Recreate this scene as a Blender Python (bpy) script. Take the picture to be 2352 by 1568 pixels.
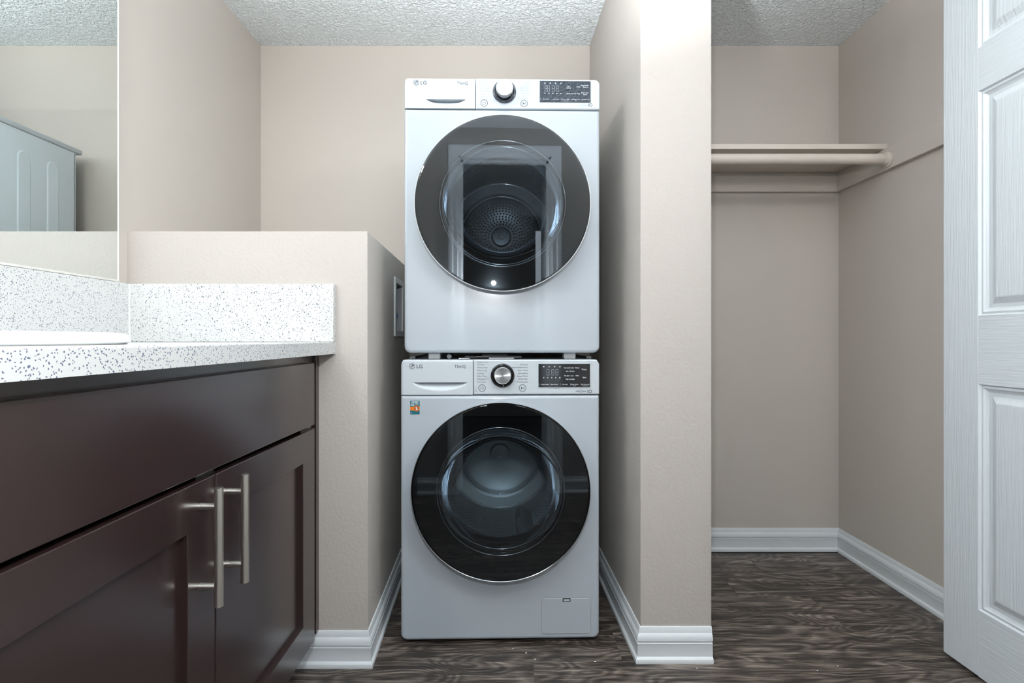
import bpy, bmesh, math, random
from mathutils import Vector, Matrix
random.seed(7)
PI = math.pi
for o in list(bpy.data.objects): bpy.data.objects.remove(o)
SC = bpy.context.scene
COL = SC.collection

# ------------------------------------------------------------------ camera, world, lights, exposure
cd = bpy.data.cameras.new('camera'); cam = bpy.data.objects.new('camera', cd); COL.objects.link(cam)
cam.location = (0, 0, .92); cam.rotation_euler = (PI/2, 0, 0)
cd.lens = 18.0; cd.sensor_width = 36.0; cd.sensor_fit = 'HORIZONTAL'
cd.shift_x = 11/2352; cd.shift_y = -6/2352; cd.clip_start = .02
SC.camera = cam
w = bpy.data.worlds.new('world'); SC.world = w; w.use_nodes = True
w.node_tree.nodes['Background'].inputs[0].default_value = (.75, .85, 1, 1)
w.node_tree.nodes['Background'].inputs[1].default_value = .25
SC.view_settings.view_transform = 'Standard'; SC.view_settings.look = 'None'
SC.view_settings.exposure = 0.14; SC.view_settings.gamma = 1.0; SC.view_settings.use_curve_mapping = False

def light(name, typ, loc, power, color, size=.1, sy=None, rot=(0, 0, 0)):
    l = bpy.data.lights.new(name, typ); l.energy = power; l.color = color
    if typ == 'AREA':
        l.size = size
        if sy: l.shape = 'RECTANGLE'; l.size_y = sy
        else: l.shape = 'DISK'
    else: l.shadow_soft_size = size
    o = bpy.data.objects.new(name, l); COL.objects.link(o); o.location = loc; o.rotation_euler = rot
    return o
light('camera_flash', 'POINT', (-.02, .03, 1.25), 22, (.96, .985, 1.0), .012)
light('ceiling_fill_light', 'POINT', (.98, .30, 1.95), 17, (.96, .985, 1.0), .09)  # added lamp to brighten ceiling and fronts, kept out of the glass reflection
for yy in (.33, .55, .77): light('vanity_lamp_light', 'POINT', (-.93, yy, 2.06), 5.0, (1.0, .98, .95), .045)
up = light('ceiling_fill_spot', 'SPOT', (.10, .80, 1.50), 105, (.96, .985, 1.0), .03, rot=(PI, 0, 0))  # upward spot added to brighten the ceiling, standing in for bounced flash
up.data.spot_size = math.radians(150); up.data.spot_blend = .6
light('back_room_fill', 'AREA', (.9, -2.3, 1.5), 9, (.85, .93, 1.0), .9, 1.1, (PI/2, 0, 0))  # fill light added in the unseen room behind, which has no window

# ------------------------------------------------------------------ helpers
def tag(o, label=None, cat=None, group=None, kind=None):
    if label: o['label'] = label
    if cat: o['category'] = cat
    if group: o['group'] = group
    if kind: o['kind'] = kind
    return o
def thing(name, label, cat, loc=(0, 0, 0), rz=0, group=None):
    o = bpy.data.objects.new(name, None); COL.objects.link(o); o.empty_display_size = .05
    o.location = loc; o.rotation_euler = (0, 0, rz)
    return tag(o, label, cat, group)
def finish(name, bm, mat, parent=None, smooth=False, loc=None, norm=True, flat=False):
    if norm: bmesh.ops.recalc_face_normals(bm, faces=bm.faces)
    me = bpy.data.meshes.new(name); bm.to_mesh(me); bm.free()
    if smooth:
        for p in me.polygons: p.use_smooth = True
        if smooth != 'all':
            me.set_sharp_from_angle(angle=math.radians(smooth if smooth is not True else 35))
    for p in me.polygons:
        if flat and abs(p.normal.y) > .9999: p.use_smooth = False
    for m in (mat if isinstance(mat, (list, tuple)) else [mat]): me.materials.append(m)
    o = bpy.data.objects.new(name, me); COL.objects.link(o)
    if parent: o.parent = parent
    if loc: o.location = loc
    return o
def struct(name, bm, mat, parent=None, smooth=False):
    o = finish(name, bm, mat, parent, smooth)
    if not parent: o['kind'] = 'structure'
    return o
def box(bm, x0, x1, y0, y1, z0, z1, bev=0, seg=2):
    vs = [bm.verts.new(p) for p in ((x0,y0,z0),(x1,y0,z0),(x1,y1,z0),(x0,y1,z0),(x0,y0,z1),(x1,y0,z1),(x1,y1,z1),(x0,y1,z1))]
    fs = [bm.faces.new([vs[i] for i in f]) for f in ((3,2,1,0),(4,5,6,7),(0,1,5,4),(1,2,6,5),(2,3,7,6),(3,0,4,7))]
    if bev:
        es = list({e for f in fs for e in f.edges})
        bmesh.ops.bevel(bm, geom=es, offset=bev, segments=seg, profile=.5, affect='EDGES')
def mbox(*a, **k):
    bm = bmesh.new(); box(bm, *a, **k); return bm
def cyl(bm, p0, p1, r, n=24, r2=None):
    p0 = Vector(p0); p1 = Vector(p1); d = p1-p0; r2 = r if r2 is None else r2
    q = d.to_track_quat('Z', 'Y')
    a = [bm.verts.new(p0+q@Vector((r*math.cos(2*PI*i/n), r*math.sin(2*PI*i/n), 0))) for i in range(n)]
    b = [bm.verts.new(p1+q@Vector((r2*math.cos(2*PI*i/n), r2*math.sin(2*PI*i/n), 0))) for i in range(n)]
    for i in range(n): bm.faces.new((a[i], a[(i+1) % n], b[(i+1) % n], b[i]))
    bm.faces.new(a[::-1]); bm.faces.new(b)
def prism(bm, poly, z0, z1):
    a = [bm.verts.new((x, y, z0)) for x, y in poly]; b = [bm.verts.new((x, y, z1)) for x, y in poly]
    n = len(poly)
    for i in range(n): bm.faces.new((a[i], a[(i+1) % n], b[(i+1) % n], b[i]))
    bm.faces.new(a[::-1]); bm.faces.new(b)
def lathe_y(bm, prof, cx=0, cz=0, n=96, close=False):
    """profile of (radius, y) revolved about the y axis"""
    rings = []
    for r, y in prof:
        if r < 1e-6: rings.append([bm.verts.new((cx, y, cz))])
        else: rings.append([bm.verts.new((cx+r*math.cos(2*PI*i/n), y, cz+r*math.sin(2*PI*i/n))) for i in range(n)])
    pairs = list(zip(rings, rings[1:]))
    if close: pairs.append((rings[-1], rings[0]))
    for a, b in pairs:
        for i in range(n):
            j = (i+1) % n
            if len(a) == 1 and len(b) == 1: continue
            if len(a) == 1: bm.faces.new((a[0], b[j], b[i]))
            elif len(b) == 1: bm.faces.new((a[i], a[j], b[0]))
            else: bm.faces.new((a[i], a[j], b[j], b[i]))
def rrect(x0, x1, z0, z1, rs, inset=0, k=8):
    """rounded rectangle, radii for (bottom-left, bottom-right, top-right, top-left)"""
    x0 += inset; x1 -= inset; z0 += inset; z1 -= inset
    pts = []
    cs = [(x0, z0, 1, 1, PI), (x1, z0, -1, 1, 1.5*PI), (x1, z1, -1, -1, 0), (x0, z1, 1, -1, .5*PI)]
    for (cx, cz, sx, sz, a0), r in zip(cs, rs):
        r = max(r-inset, .0002)
        for i in range(k+1):
            a = a0+i*PI/2/k
            pts.append((cx+sx*r+r*math.cos(a), cz+sz*r+r*math.sin(a)))
    return pts
ROUND = [(.009, 0), (.0055, .0007), (.0028, .0022), (.001, .0046), (0, .0085)]
SHARP = [(.0012, 0), (.0004, .0004), (0, .0012)]
def plate(bm, x0, x1, z0, z1, rs, depth, steps=SHARP, hole=None, y=0, k=8):
    """front plate facing -y, soft outer edge, optional round hole (cx, cz, r)"""
    loops = []
    for ins, yy in steps+[(0, depth)]:
        loops.append([bm.verts.new((px, y+yy, pz)) for px, pz in rrect(x0, x1, z0, z1, rs, ins, k)])
    n = len(loops[0])
    for a, b in zip(loops, loops[1:]):
        for i in range(n): bm.faces.new((a[i], a[(i+1) % n], b[(i+1) % n], b[i]))
    if hole:
        cx, cz, r = hole; m = 96
        h = [bm.verts.new((cx+r*math.cos(2*PI*i/m), y, cz+r*math.sin(2*PI*i/m))) for i in range(m)]
        hb = [bm.verts.new((cx+r*math.cos(2*PI*i/m), y+depth, cz+r*math.sin(2*PI*i/m))) for i in range(m)]
        for i in range(m): bm.faces.new((h[i], hb[i], hb[(i+1) % m], h[(i+1) % m]))
        for lo, hh in ((loops[0], h), (loops[-1], hb)):
            es = []
            for L in (lo, hh):
                for i in range(len(L)):
                    e = bm.edges.get((L[i], L[(i+1) % len(L)])); es.append(e)
            bmesh.ops.triangle_fill(bm, edges=es, use_beauty=True)
    else:
        bm.faces.new(loops[0]); bm.faces.new(loops[-1][::-1])
def torus_y(bm, R, r, y, cx=0, cz=0, n=96, m=12):
    lathe_y(bm, [(R+r*math.cos(2*PI*i/m), y+r*math.sin(2*PI*i/m)) for i in range(m)], cx, cz, n, close=True)
def sweep(bm, path, prof, side):
    """sweep a (distance out, height) profile along a floor path with mitred corners; side=+1 left of travel"""
    P = [Vector(p) for p in path]; N = len(P); rows = []
    nr = []
    for a, b in zip(P, P[1:]):
        d = (b-a).normalized(); nr.append(Vector((-d.y, d.x))*side)
    for i, p in enumerate(P):
        if i == 0: m = nr[0]
        elif i == N-1: m = nr[-1]
        else:
            m = nr[i-1]+nr[i]; m = m/(m.dot(nr[i]))
        rows.append([bm.verts.new((p.x+m.x*d, p.y+m.y*d, z)) for d, z in prof])
    n = len(prof)
    for a, b in zip(rows, rows[1:]):
        for i in range(n): bm.faces.new((a[i], a[(i+1) % n], b[(i+1) % n], b[i]))
    bm.faces.new(rows[0]); bm.faces.new(rows[-1][::-1])

# ------------------------------------------------------------------ materials
def new_mat(name):
    m = bpy.data.materials.new(name); m.use_nodes = True
    nt = m.node_tree; b = nt.nodes['Principled BSDF']
    return m, nt, b
def P(name, col, rough=.5, metal=0, ior=1.45, coat=0, bump=None, spec=None, aniso=0):
    m, nt, b = new_mat(name)
    b.inputs['Base Color'].default_value = (*col, 1); b.inputs['Roughness'].default_value = rough
    b.inputs['Metallic'].default_value = metal; b.inputs['IOR'].default_value = ior
    b.inputs['Coat Weight'].default_value = coat; b.inputs['Coat Roughness'].default_value = .05
    if spec is not None: b.inputs['Specular IOR Level'].default_value = spec
    if aniso: b.inputs['Anisotropic'].default_value = aniso
    if bump:
        sc, st, dist, det = bump
        tc = nt.nodes.new('ShaderNodeTexCoord'); no = nt.nodes.new('ShaderNodeTexNoise'); bp = nt.nodes.new('ShaderNodeBump')
        no.inputs['Scale'].default_value = sc; no.inputs['Detail'].default_value = det
        bp.inputs['Strength'].default_value = st; bp.inputs['Distance'].default_value = dist
        nt.links.new(tc.outputs['Object'], no.inputs['Vector']); nt.links.new(no.outputs['Fac'], bp.inputs['Height'])
        nt.links.new(bp.outputs['Normal'], b.inputs['Normal'])
    return m
WALL = P('tan_wall_paint', (.455, .42, .39), .62, bump=(110, .26, .004, 2.5))  # darker copy of the tan paint, toning down the strongly lit walls
WALL_FILL = P('tan_wall_fill_lit', (.545, .50, .455), .6, bump=(60, .12, .003, 2))  # same tan paint, lightened in colour as fill for the dimmer walls
TRIMC = P('tan_shelf_paint', (.62, .56, .50), .4)
WHITE = P('white_trim_paint', (.70, .74, .77), .32, bump=(40, .08, .002, 1))
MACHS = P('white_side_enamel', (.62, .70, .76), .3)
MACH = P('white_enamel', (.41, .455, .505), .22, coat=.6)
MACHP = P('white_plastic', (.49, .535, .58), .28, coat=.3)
CHROME = P('bright_chrome', (.8, .82, .84), .12, 1)
TRIMW = P('white_casing_paint', (.86, .89, .92), .3)
DKCHROME = P('dark_chrome_rim', (.30, .31, .32), .18, 1)
STEEL = P('brushed_nickel', (.80, .77, .71), .30, 1)
DRUMST = P('drum_steel', (.78, .81, .80), .42, .85)
DRUMDK = P('drum_grey_enamel', (.14, .15, .16), .35)
HOLE = P('hole_black', (.01, .01, .01), .6)
RUBBER = P('dark_rubber', (.025, .026, .028), .4)
BLACKGL = P('black_gloss_ring', (.012, .012, .013), .08)
BLUEBLK = P('knob_bezel', (.02, .03, .05), .12, coat=1)
SCREEN = P('black_screen', (.016, .018, .022), .06, ior=1.7)
PRINT = P('dark_grey_print', (.07, .08, .10), .5)
PRINTL = P('pale_grey_print', (.32, .36, .42), .5)
PRINTW = P('white_print', (.80, .84, .88), .5)
GREYPL = P('grey_plastic', (.30, .32, .33), .45)
DKPL = P('dark_plastic', (.05, .055, .06), .4)
BLUE = P('blue_plastic', (.02, .12, .42), .4)
BRASS = P('aged_brass', (.35, .27, .15), .4, 1)
TEAL = P('teal_print', (.01, .13, .17), .4); ORANGE = P('orange_print', (.75, .20, .015), .4)
PORC = P('white_porcelain', (.88, .89, .90), .12, coat=.5)
MIRROR = P('mirror_silver', (.86, .91, .90), .005, 1)
KNOB = P('spun_aluminium', (.62, .63, .65), .24, 1, aniso=.9)
_t = KNOB.node_tree.nodes.new('ShaderNodeTangent'); _t.direction_type = 'RADIAL'; _t.axis = 'Y'
KNOB.node_tree.links.new(_t.outputs[0], KNOB.node_tree.nodes['Principled BSDF'].inputs['Tangent'])

def glassmat(name, tint, ior):
    m, nt, b = new_mat(name); nt.nodes.remove(b)
    out = nt.nodes['Material Output']; tr = nt.nodes.new('ShaderNodeBsdfTransparent'); gl = nt.nodes.new('ShaderNodeBsdfGlossy')
    fr = nt.nodes.new('ShaderNodeFresnel'); mx = nt.nodes.new('ShaderNodeMixShader')
    tr.inputs[0].default_value = (*tint, 1); gl.inputs['Roughness'].default_value = .01; fr.inputs[0].default_value = ior
    gl.inputs[0].default_value = (.92, .96, 1, 1)
    nt.links.new(fr.outputs[0], mx.inputs[0]); nt.links.new(tr.outputs[0], mx.inputs[1]); nt.links.new(gl.outputs[0], mx.inputs[2])
    nt.links.new(mx.outputs[0], out.inputs[0]); return m
DOORGL = glassmat('tinted_door_glass', (.68, .72, .75), 1.52)
BOWLGL = glassmat('clear_bowl_glass', (.95, .97, .98), 1.2)

# popcorn ceiling
CEIL, nt, b = new_mat('stippled_ceiling')
b.inputs['Base Color'].default_value = (.84, .89, .91, 1); b.inputs['Roughness'].default_value = .8
tc = nt.nodes.new('ShaderNodeTexCoord'); n1 = nt.nodes.new('ShaderNodeTexNoise'); n1.inputs['Scale'].default_value = 85
n1.inputs['Detail'].default_value = 3; n1.inputs['Roughness'].default_value = .55; n1.inputs['Distortion'].default_value = .6
cr = nt.nodes.new('ShaderNodeValToRGB'); cr.color_ramp.elements[0].position = .36; cr.color_ramp.elements[1].position = .62
bp = nt.nodes.new('ShaderNodeBump'); bp.inputs['Strength'].default_value = .8; bp.inputs['Distance'].default_value = .008
nt.links.new(tc.outputs['Object'], n1.inputs['Vector']); nt.links.new(n1.outputs['Fac'], cr.inputs[0])
nt.links.new(cr.outputs[0], bp.inputs['Height']); nt.links.new(bp.outputs[0], b.inputs['Normal'])

# espresso stained wood
ESP, nt, b = new_mat('espresso_wood')
tc = nt.nodes.new('ShaderNodeTexCoord'); mp = nt.nodes.new('ShaderNodeMapping'); mp.inputs['Scale'].default_value = (6, 2.2, 9)
no = nt.nodes.new('ShaderNodeTexNoise'); no.inputs['Scale'].default_value = 1.6; no.inputs['Detail'].default_value = 5
cr = nt.nodes.new('ShaderNodeValToRGB'); cr.color_ramp.elements[0].color = (.020, .010, .010, 1); cr.color_ramp.elements[1].color = (.036, .019, .019, 1)
nt.links.new(tc.outputs['Object'], mp.inputs[0]); nt.links.new(mp.outputs[0], no.inputs['Vector']); nt.links.new(no.outputs['Fac'], cr.inputs[0])
nt.links.new(cr.outputs[0], b.inputs['Base Color']); b.inputs['Roughness'].default_value = .24; b.inputs['IOR'].default_value = 1.7
b.inputs['Coat Weight'].default_value = .4; b.inputs['Coat Roughness'].default_value = .22

# speckled quartz
QUARTZ, nt, b = new_mat('speckled_quartz')
tc = nt.nodes.new('ShaderNodeTexCoord')
def specks(scale, thr, chance, src):
    v = nt.nodes.new('ShaderNodeTexVoronoi'); v.inputs['Scale'].default_value = scale
    nt.links.new(src, v.inputs['Vector'])
    lt = nt.nodes.new('ShaderNodeMath'); lt.operation = 'LESS_THAN'; lt.inputs[1].default_value = thr; nt.links.new(v.outputs['Distance'], lt.inputs[0])
    sp = nt.nodes.new('ShaderNodeSeparateColor'); nt.links.new(v.outputs['Color'], sp.inputs[0])
    l2 = nt.nodes.new('ShaderNodeMath'); l2.operation = 'LESS_THAN'; l2.inputs[1].default_value = chance; nt.links.new(sp.outputs[0], l2.inputs[0])
    mu = nt.nodes.new('ShaderNodeMath'); mu.operation = 'MULTIPLY'; nt.links.new(lt.outputs[0], mu.inputs[0]); nt.links.new(l2.outputs[0], mu.inputs[1])
    return mu.outputs[0], sp
nz = nt.nodes.new('ShaderNodeTexNoise'); nz.inputs['Scale'].default_value = 300
va = nt.nodes.new('ShaderNodeVectorMath'); va.operation = 'MULTIPLY_ADD'; va.inputs[1].default_value = (.004, .004, .004)
nt.links.new(tc.outputs['Object'], nz.inputs['Vector']); nt.links.new(nz.outputs['Color'], va.inputs[0]); nt.links.new(tc.outputs['Object'], va.inputs[2])
s1, _ = specks(165, .29, .18, va.outputs[0]); s2, _ = specks(340, .36, .30, va.outputs[0])
mxa = nt.nodes.new('ShaderNodeMix'); mxa.data_type = 'RGBA'; mxa.inputs[6].default_value = (.62, .625, .62, 1); mxa.inputs[7].default_value = (.12, .16, .18, 1)
mxb = nt.nodes.new('ShaderNodeMix'); mxb.data_type = 'RGBA'; mxb.inputs[7].default_value = (.13, .15, .22, 1)
nt.links.new(s1, mxa.inputs[0]); nt.links.new(mxa.outputs[2], mxb.inputs[6]); nt.links.new(s2, mxb.inputs[0])
nt.links.new(mxb.outputs[2], b.inputs['Base Color']); b.inputs['Roughness'].default_value = .25

# vinyl plank: smoky grey-brown oak, grain along x
PLANK, nt, b = new_mat('smoked_oak_vinyl')
tc = nt.nodes.new('ShaderNodeTexCoord'); oi = nt.nodes.new('ShaderNodeObjectInfo')
rv = nt.nodes.new('ShaderNodeVectorMath'); rv.operation = 'SCALE'; rv.inputs[0].default_value = (37, 91, 13)
nt.links.new(oi.outputs['Random'], rv.inputs['Scale'])
ad = nt.nodes.new('ShaderNodeVectorMath'); nt.links.new(tc.outputs['Object'], ad.inputs[0]); nt.links.new(rv.outputs[0], ad.inputs[1])
def mapped(sx, sy):
    m = nt.nodes.new('ShaderNodeMapping'); m.inputs['Scale'].default_value = (sx, sy, 1); nt.links.new(ad.outputs[0], m.inputs[0]); return m.outputs[0]
big = nt.nodes.new('ShaderNodeTexNoise'); big.inputs['Scale'].default_value = 1; big.inputs['Detail'].default_value = 1.5; big.inputs['Distortion'].default_value = .5
nt.links.new(mapped(2.6, 7.5), big.inputs['Vector'])
vk = nt.nodes.new('ShaderNodeTexVoronoi'); vk.inputs['Scale'].default_value = 1; nt.links.new(mapped(2.1, 8.5), vk.inputs['Vector'])
k1 = nt.nodes.new('ShaderNodeMath'); k1.operation = 'SUBTRACT'; k1.inputs[0].default_value = .42; k1.use_clamp = True; nt.links.new(vk.outputs['Distance'], k1.inputs[1])
k2 = nt.nodes.new('ShaderNodeMath'); k2.operation = 'MULTIPLY'; k2.inputs[1].default_value = 11; nt.links.new(k1.outputs[0], k2.inputs[0])
mm = nt.nodes.new('ShaderNodeMath'); mm.operation = 'MULTIPLY_ADD'; mm.inputs[1].default_value = 15; nt.links.new(big.outputs['Fac'], mm.inputs[0]); nt.links.new(k2.outputs[0], mm.inputs[2])
frn = nt.nodes.new('ShaderNodeTexNoise'); frn.inputs['Scale'].default_value = 1; frn.inputs['Detail'].default_value = 6; frn.inputs['Roughness'].default_value = .7
nt.links.new(mapped(9, 330), frn.inputs['Vector'])
m2 = nt.nodes.new('ShaderNodeMath'); m2.operation = 'MULTIPLY_ADD'; m2.inputs[1].default_value = .55
nt.links.new(frn.outputs['Fac'], m2.inputs[0]); nt.links.new(mm.outputs[0], m2.inputs[2])
pp = nt.nodes.new('ShaderNodeMath'); pp.operation = 'PINGPONG'; pp.inputs[1].default_value = .5; nt.links.new(m2.outputs[0], pp.inputs[0])
st = nt.nodes.new('ShaderNodeTexNoise'); st.inputs['Scale'].default_value = 1; st.inputs['Detail'].default_value = 5; st.inputs['Roughness'].default_value = .62
nt.links.new(mapped(6, 48), st.inputs['Vector'])
def madd(a, k, c):
    n = nt.nodes.new('ShaderNodeMath'); n.operation = 'MULTIPLY_ADD'; nt.links.new(a, n.inputs[0]); n.inputs[1].default_value = k
    if isinstance(c, float): n.inputs[2].default_value = c
    else: nt.links.new(c, n.inputs[2])
    return n.outputs[0]
tot = madd(oi.outputs['Random'], .08, madd(pp.outputs[0], .36, madd(frn.outputs['Fac'], .95, madd(st.outputs['Fac'], .95, -.68))))
cr = nt.nodes.new('ShaderNodeValToRGB'); E = cr.color_ramp.elements
E[0].position = .28; E[0].color = (.030, .025, .022, 1); E[1].position = .80; E[1].color = (.50, .45, .40, 1)
e = E.new(.45); e.color = (.112, .090, .076, 1); e = E.new(.60); e.color = (.235, .198, .172, 1)
nt.links.new(tot, cr.inputs[0]); nt.links.new(cr.outputs[0], b.inputs['Base Color'])
b.inputs['Roughness'].default_value = .42
bp = nt.nodes.new('ShaderNodeBump'); bp.inputs['Strength'].default_value = .25; bp.inputs['Distance'].default_value = .002
nt.links.new(frn.outputs['Fac'], bp.inputs['Height']); nt.links.new(bp.outputs[0], b.inputs['Normal'])
SUB = P('dark_underlay', (.015, .013, .012), .8)

# embossed wood grain of the white panel doors
def graindoor(name, scale):
    m, nt, b = new_mat(name); b.inputs['Base Color'].default_value = (.64, .69, .73, 1); b.inputs['Roughness'].default_value = .38
    tc = nt.nodes.new('ShaderNodeTexCoord'); mp = nt.nodes.new('ShaderNodeMapping'); mp.inputs['Scale'].default_value = scale
    no = nt.nodes.new('ShaderNodeTexNoise'); no.inputs['Scale'].default_value = 1; no.inputs['Detail'].default_value = 3; no.inputs['Distortion'].default_value = .4
    bp = nt.nodes.new('ShaderNodeBump'); bp.inputs['Strength'].default_value = .45; bp.inputs['Distance'].default_value = .0025
    nt.links.new(tc.outputs['Object'], mp.inputs[0]); nt.links.new(mp.outputs[0], no.inputs['Vector']); nt.links.new(no.outputs['Fac'], bp.inputs['Height'])
    nt.links.new(bp.outputs[0], b.inputs['Normal']); return m
DOORV = graindoor('white_door_skin_upright_grain', (1, 190, 7))
DOORH = graindoor('white_door_skin_level_grain', (1, 7, 190))

# ------------------------------------------------------------------ the room
ZC = 2.195; YB = 2.228; XL = -1.072; XR = 1.442; YF = -.045
FL, AL = -.394, -.426      # low wall: alcove side, front and back
PLf, PLb, PR = .3815, .359, .585
YH, YP = 1.445, 1.466
ZH = 1.2235
floor = struct('floor', mbox(XL-.3, XR+.3, -3.2, YB+.1, -.06, -.0035), SUB)
rowY = 2.015; W = .185; L = 1.22
rows = [rowY+W-W*i for i in range(29)]
joints = {0: 1.011, 1: .83, 2: 2.3, 3: 1.55, 4: .074}
xmin, xmax = XL, XR
pi = 0
for i, y1 in enumerate(rows):
    y0 = y1-W
    yy1 = min(y1, YB); 
    if y0 < -3.1: break
    j = joints.get(i, random.uniform(-1, 1.2)) % L
    xs = [xmin-.1]+[x for x in [j+L*k for k in range(-4, 4)] if xmin < x < xmax]+[xmax+.1]
    for a, c in zip(xs, xs[1:]):
        bm = mbox(a+.0001, c-.0001, y0+.0001, yy1-.0001, -.0035, 0, bev=.00035, seg=1)
        ct = Vector(((a+c)/2, (y0+yy1)/2, 0)); bmesh.ops.translate(bm, verts=bm.verts, vec=-ct)
        finish('plank', bm, PLANK, floor, loc=ct)
struct('ceiling', mbox(XL-.3, XR+.3, -3.2, YB+.1, ZC, ZC+.05), CEIL)
struct('wall_left', mbox(XL-.1, XL, -3.1, YB+.1, 0, ZC), WALL_FILL)
struct('wall_right', mbox(XR, XR+.1, -3.1, YB+.1, 0, ZC), WALL_FILL)
struct('wall_back', mbox(XL, XR, YB, YB+.1, 0, ZC), WALL_FILL)
struct('wall_far', mbox(XL-.1, XR+.1, -3.2, -3.1, 0, ZC), WALL_FILL)
bm = bmesh.new(); prism(bm, [(PLf, YP), (PR, YP), (PR, YB), (PLb, YB)], 0, ZC)
es = [e for e in bm.edges if abs(e.verts[0].co.y-YP) < 1e-4 and abs(e.verts[1].co.y-YP) < 1e-4 and abs(e.verts[0].co.z-e.verts[1].co.z) > 1]
bmesh.ops.bevel(bm, geom=es, offset=.0025, segments=3, profile=.5, affect='EDGES')
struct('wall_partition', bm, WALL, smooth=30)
# low wall with a recess for the supply box
YS0, YS1, ZS0, ZS1 = 1.872, 2.03, .945, 1.132
bm = bmesh.new(); prism(bm, [(XL, YH), (FL, YH), (AL, YB), (XL, YB)], 0, ZH)
es = [e for e in bm.edges if (all(v.co.x > -.5 for v in e.verts) and all(v.co.y < 1.5 for v in e.verts)) or
      (all(abs(v.co.z-ZH) < 1e-4 for v in e.verts) and (all(v.co.y < 1.5 for v in e.verts) or all(v.co.x > -.5 for v in e.verts)))]
bmesh.ops.bevel(bm, geom=es, offset=.0022, segments=3, profile=.5, affect='EDGES')
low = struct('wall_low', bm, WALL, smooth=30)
cut = finish('cutter', mbox(-.50, -.38, YS0, YS1, ZS0, ZS1), WALL)
md = low.modifiers.new('b', 'BOOLEAN'); md.object = cut; md.operation = 'DIFFERENCE'; md.solver = 'EXACT'
bpy.context.view_layer.update()
me = bpy.data.meshes.new_from_object(low.evaluated_get(bpy.context.evaluated_depsgraph_get()))
low.modifiers.clear(); low.data = me; bpy.data.objects.remove(cut)
# wall with the doorway the photograph is taken from
DX0, DX1, DZ = -.235, .335, 2.03
TW = .11
bm = bmesh.new(); box(bm, XL, DX0, YF-TW, YF, 0, ZC); box(bm, DX1, XR, YF-TW, YF, 0, ZC); box(bm, DX0, DX1, YF-TW, YF, DZ, ZC)
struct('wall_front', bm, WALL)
# casing and jamb
CASE = [(0, 0), (0, .017), (.012, .019), (.022, .017), (.030, .011), (.052, .012), (.056, .008), (.062, .006), (.062, 0)]
bm = bmesh.new()
def casing(bm, x0, x1, z1, y, s):
    rows = []
    for (px, pz), (ox, oz) in (((x0, 0), (-1, 0)), ((x0, z1), (-1, 1)), ((x1, z1), (1, 1)), ((x1, 0), (1, 0))):
        rows.append([bm.verts.new((px+ox*d, y+s*h, pz+oz*d)) for d, h in [(.062-a, c) for a, c in CASE]])
    n = len(CASE)
    for a, c in zip(rows, rows[1:]):
        for i in range(n): bm.faces.new((a[i], a[(i+1) % n], c[(i+1) % n], c[i]))
    bm.faces.new(rows[0]); bm.faces.new(rows[-1])
casing(bm, DX0+.006, DX1-.006, DZ-.006, YF, 1)
struct('trim_1', bm, TRIMW, smooth=25)
bm = bmesh.new()
for a, c, z0, z1 in ((DX0, DX0+.018, 0, DZ), (DX1-.018, DX1, 0, DZ), (DX0, DX1, DZ-.018, DZ)):
    box(bm, a, c, YF-TW, YF+.001, z0, z1)
box(bm, DX0+.018, DX0+.029, YF-.075, YF-.045, 0, DZ-.018); box(bm, DX1-.029, DX1-.018, YF-.075, YF-.045, 0, DZ-.018); box(bm, DX0+.018, DX1-.018, YF-.075, YF-.045, DZ-.029, DZ-.018)
struct('trim_2', bm, TRIMW)
# baseboards
BP = [(0, 0), (.0175, 0), (.0185, .006), (.0170, .012), (.0120, .018), (.0110, .052), (.0120, .0545), (.0070, .0565), (.0070, .0590), (.0120, .0610), (.0125, .0690), (.0100, .0770), (.0065, .0820), (.0060, .0900), (.0035, .098), (0, .098)]
def base(name, path, side):
    bm = bmesh.new(); sweep(bm, path, BP, side); struct(name, bm, WHITE, smooth=25)
base('baseboard_low_wall', [(-.60, YH), (FL, YH), (AL, YB)], -1)
base('baseboard_partition', [(PLb, YB), (PLf, YP), (PR-.001, YP)], -1)
base('baseboard_closet', [(PR, YB), (XR, YB), (XR, YF)], -1)
base('baseboard_front', [(XL+.6, YF), (DX0-.058, YF)], 1)
base('baseboard_entry', [(DX1+.058, YF), (XR-.02, YF)], 1)
base('baseboard_alcove', [(AL, YB), (PLb, YB)], -1)

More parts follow.
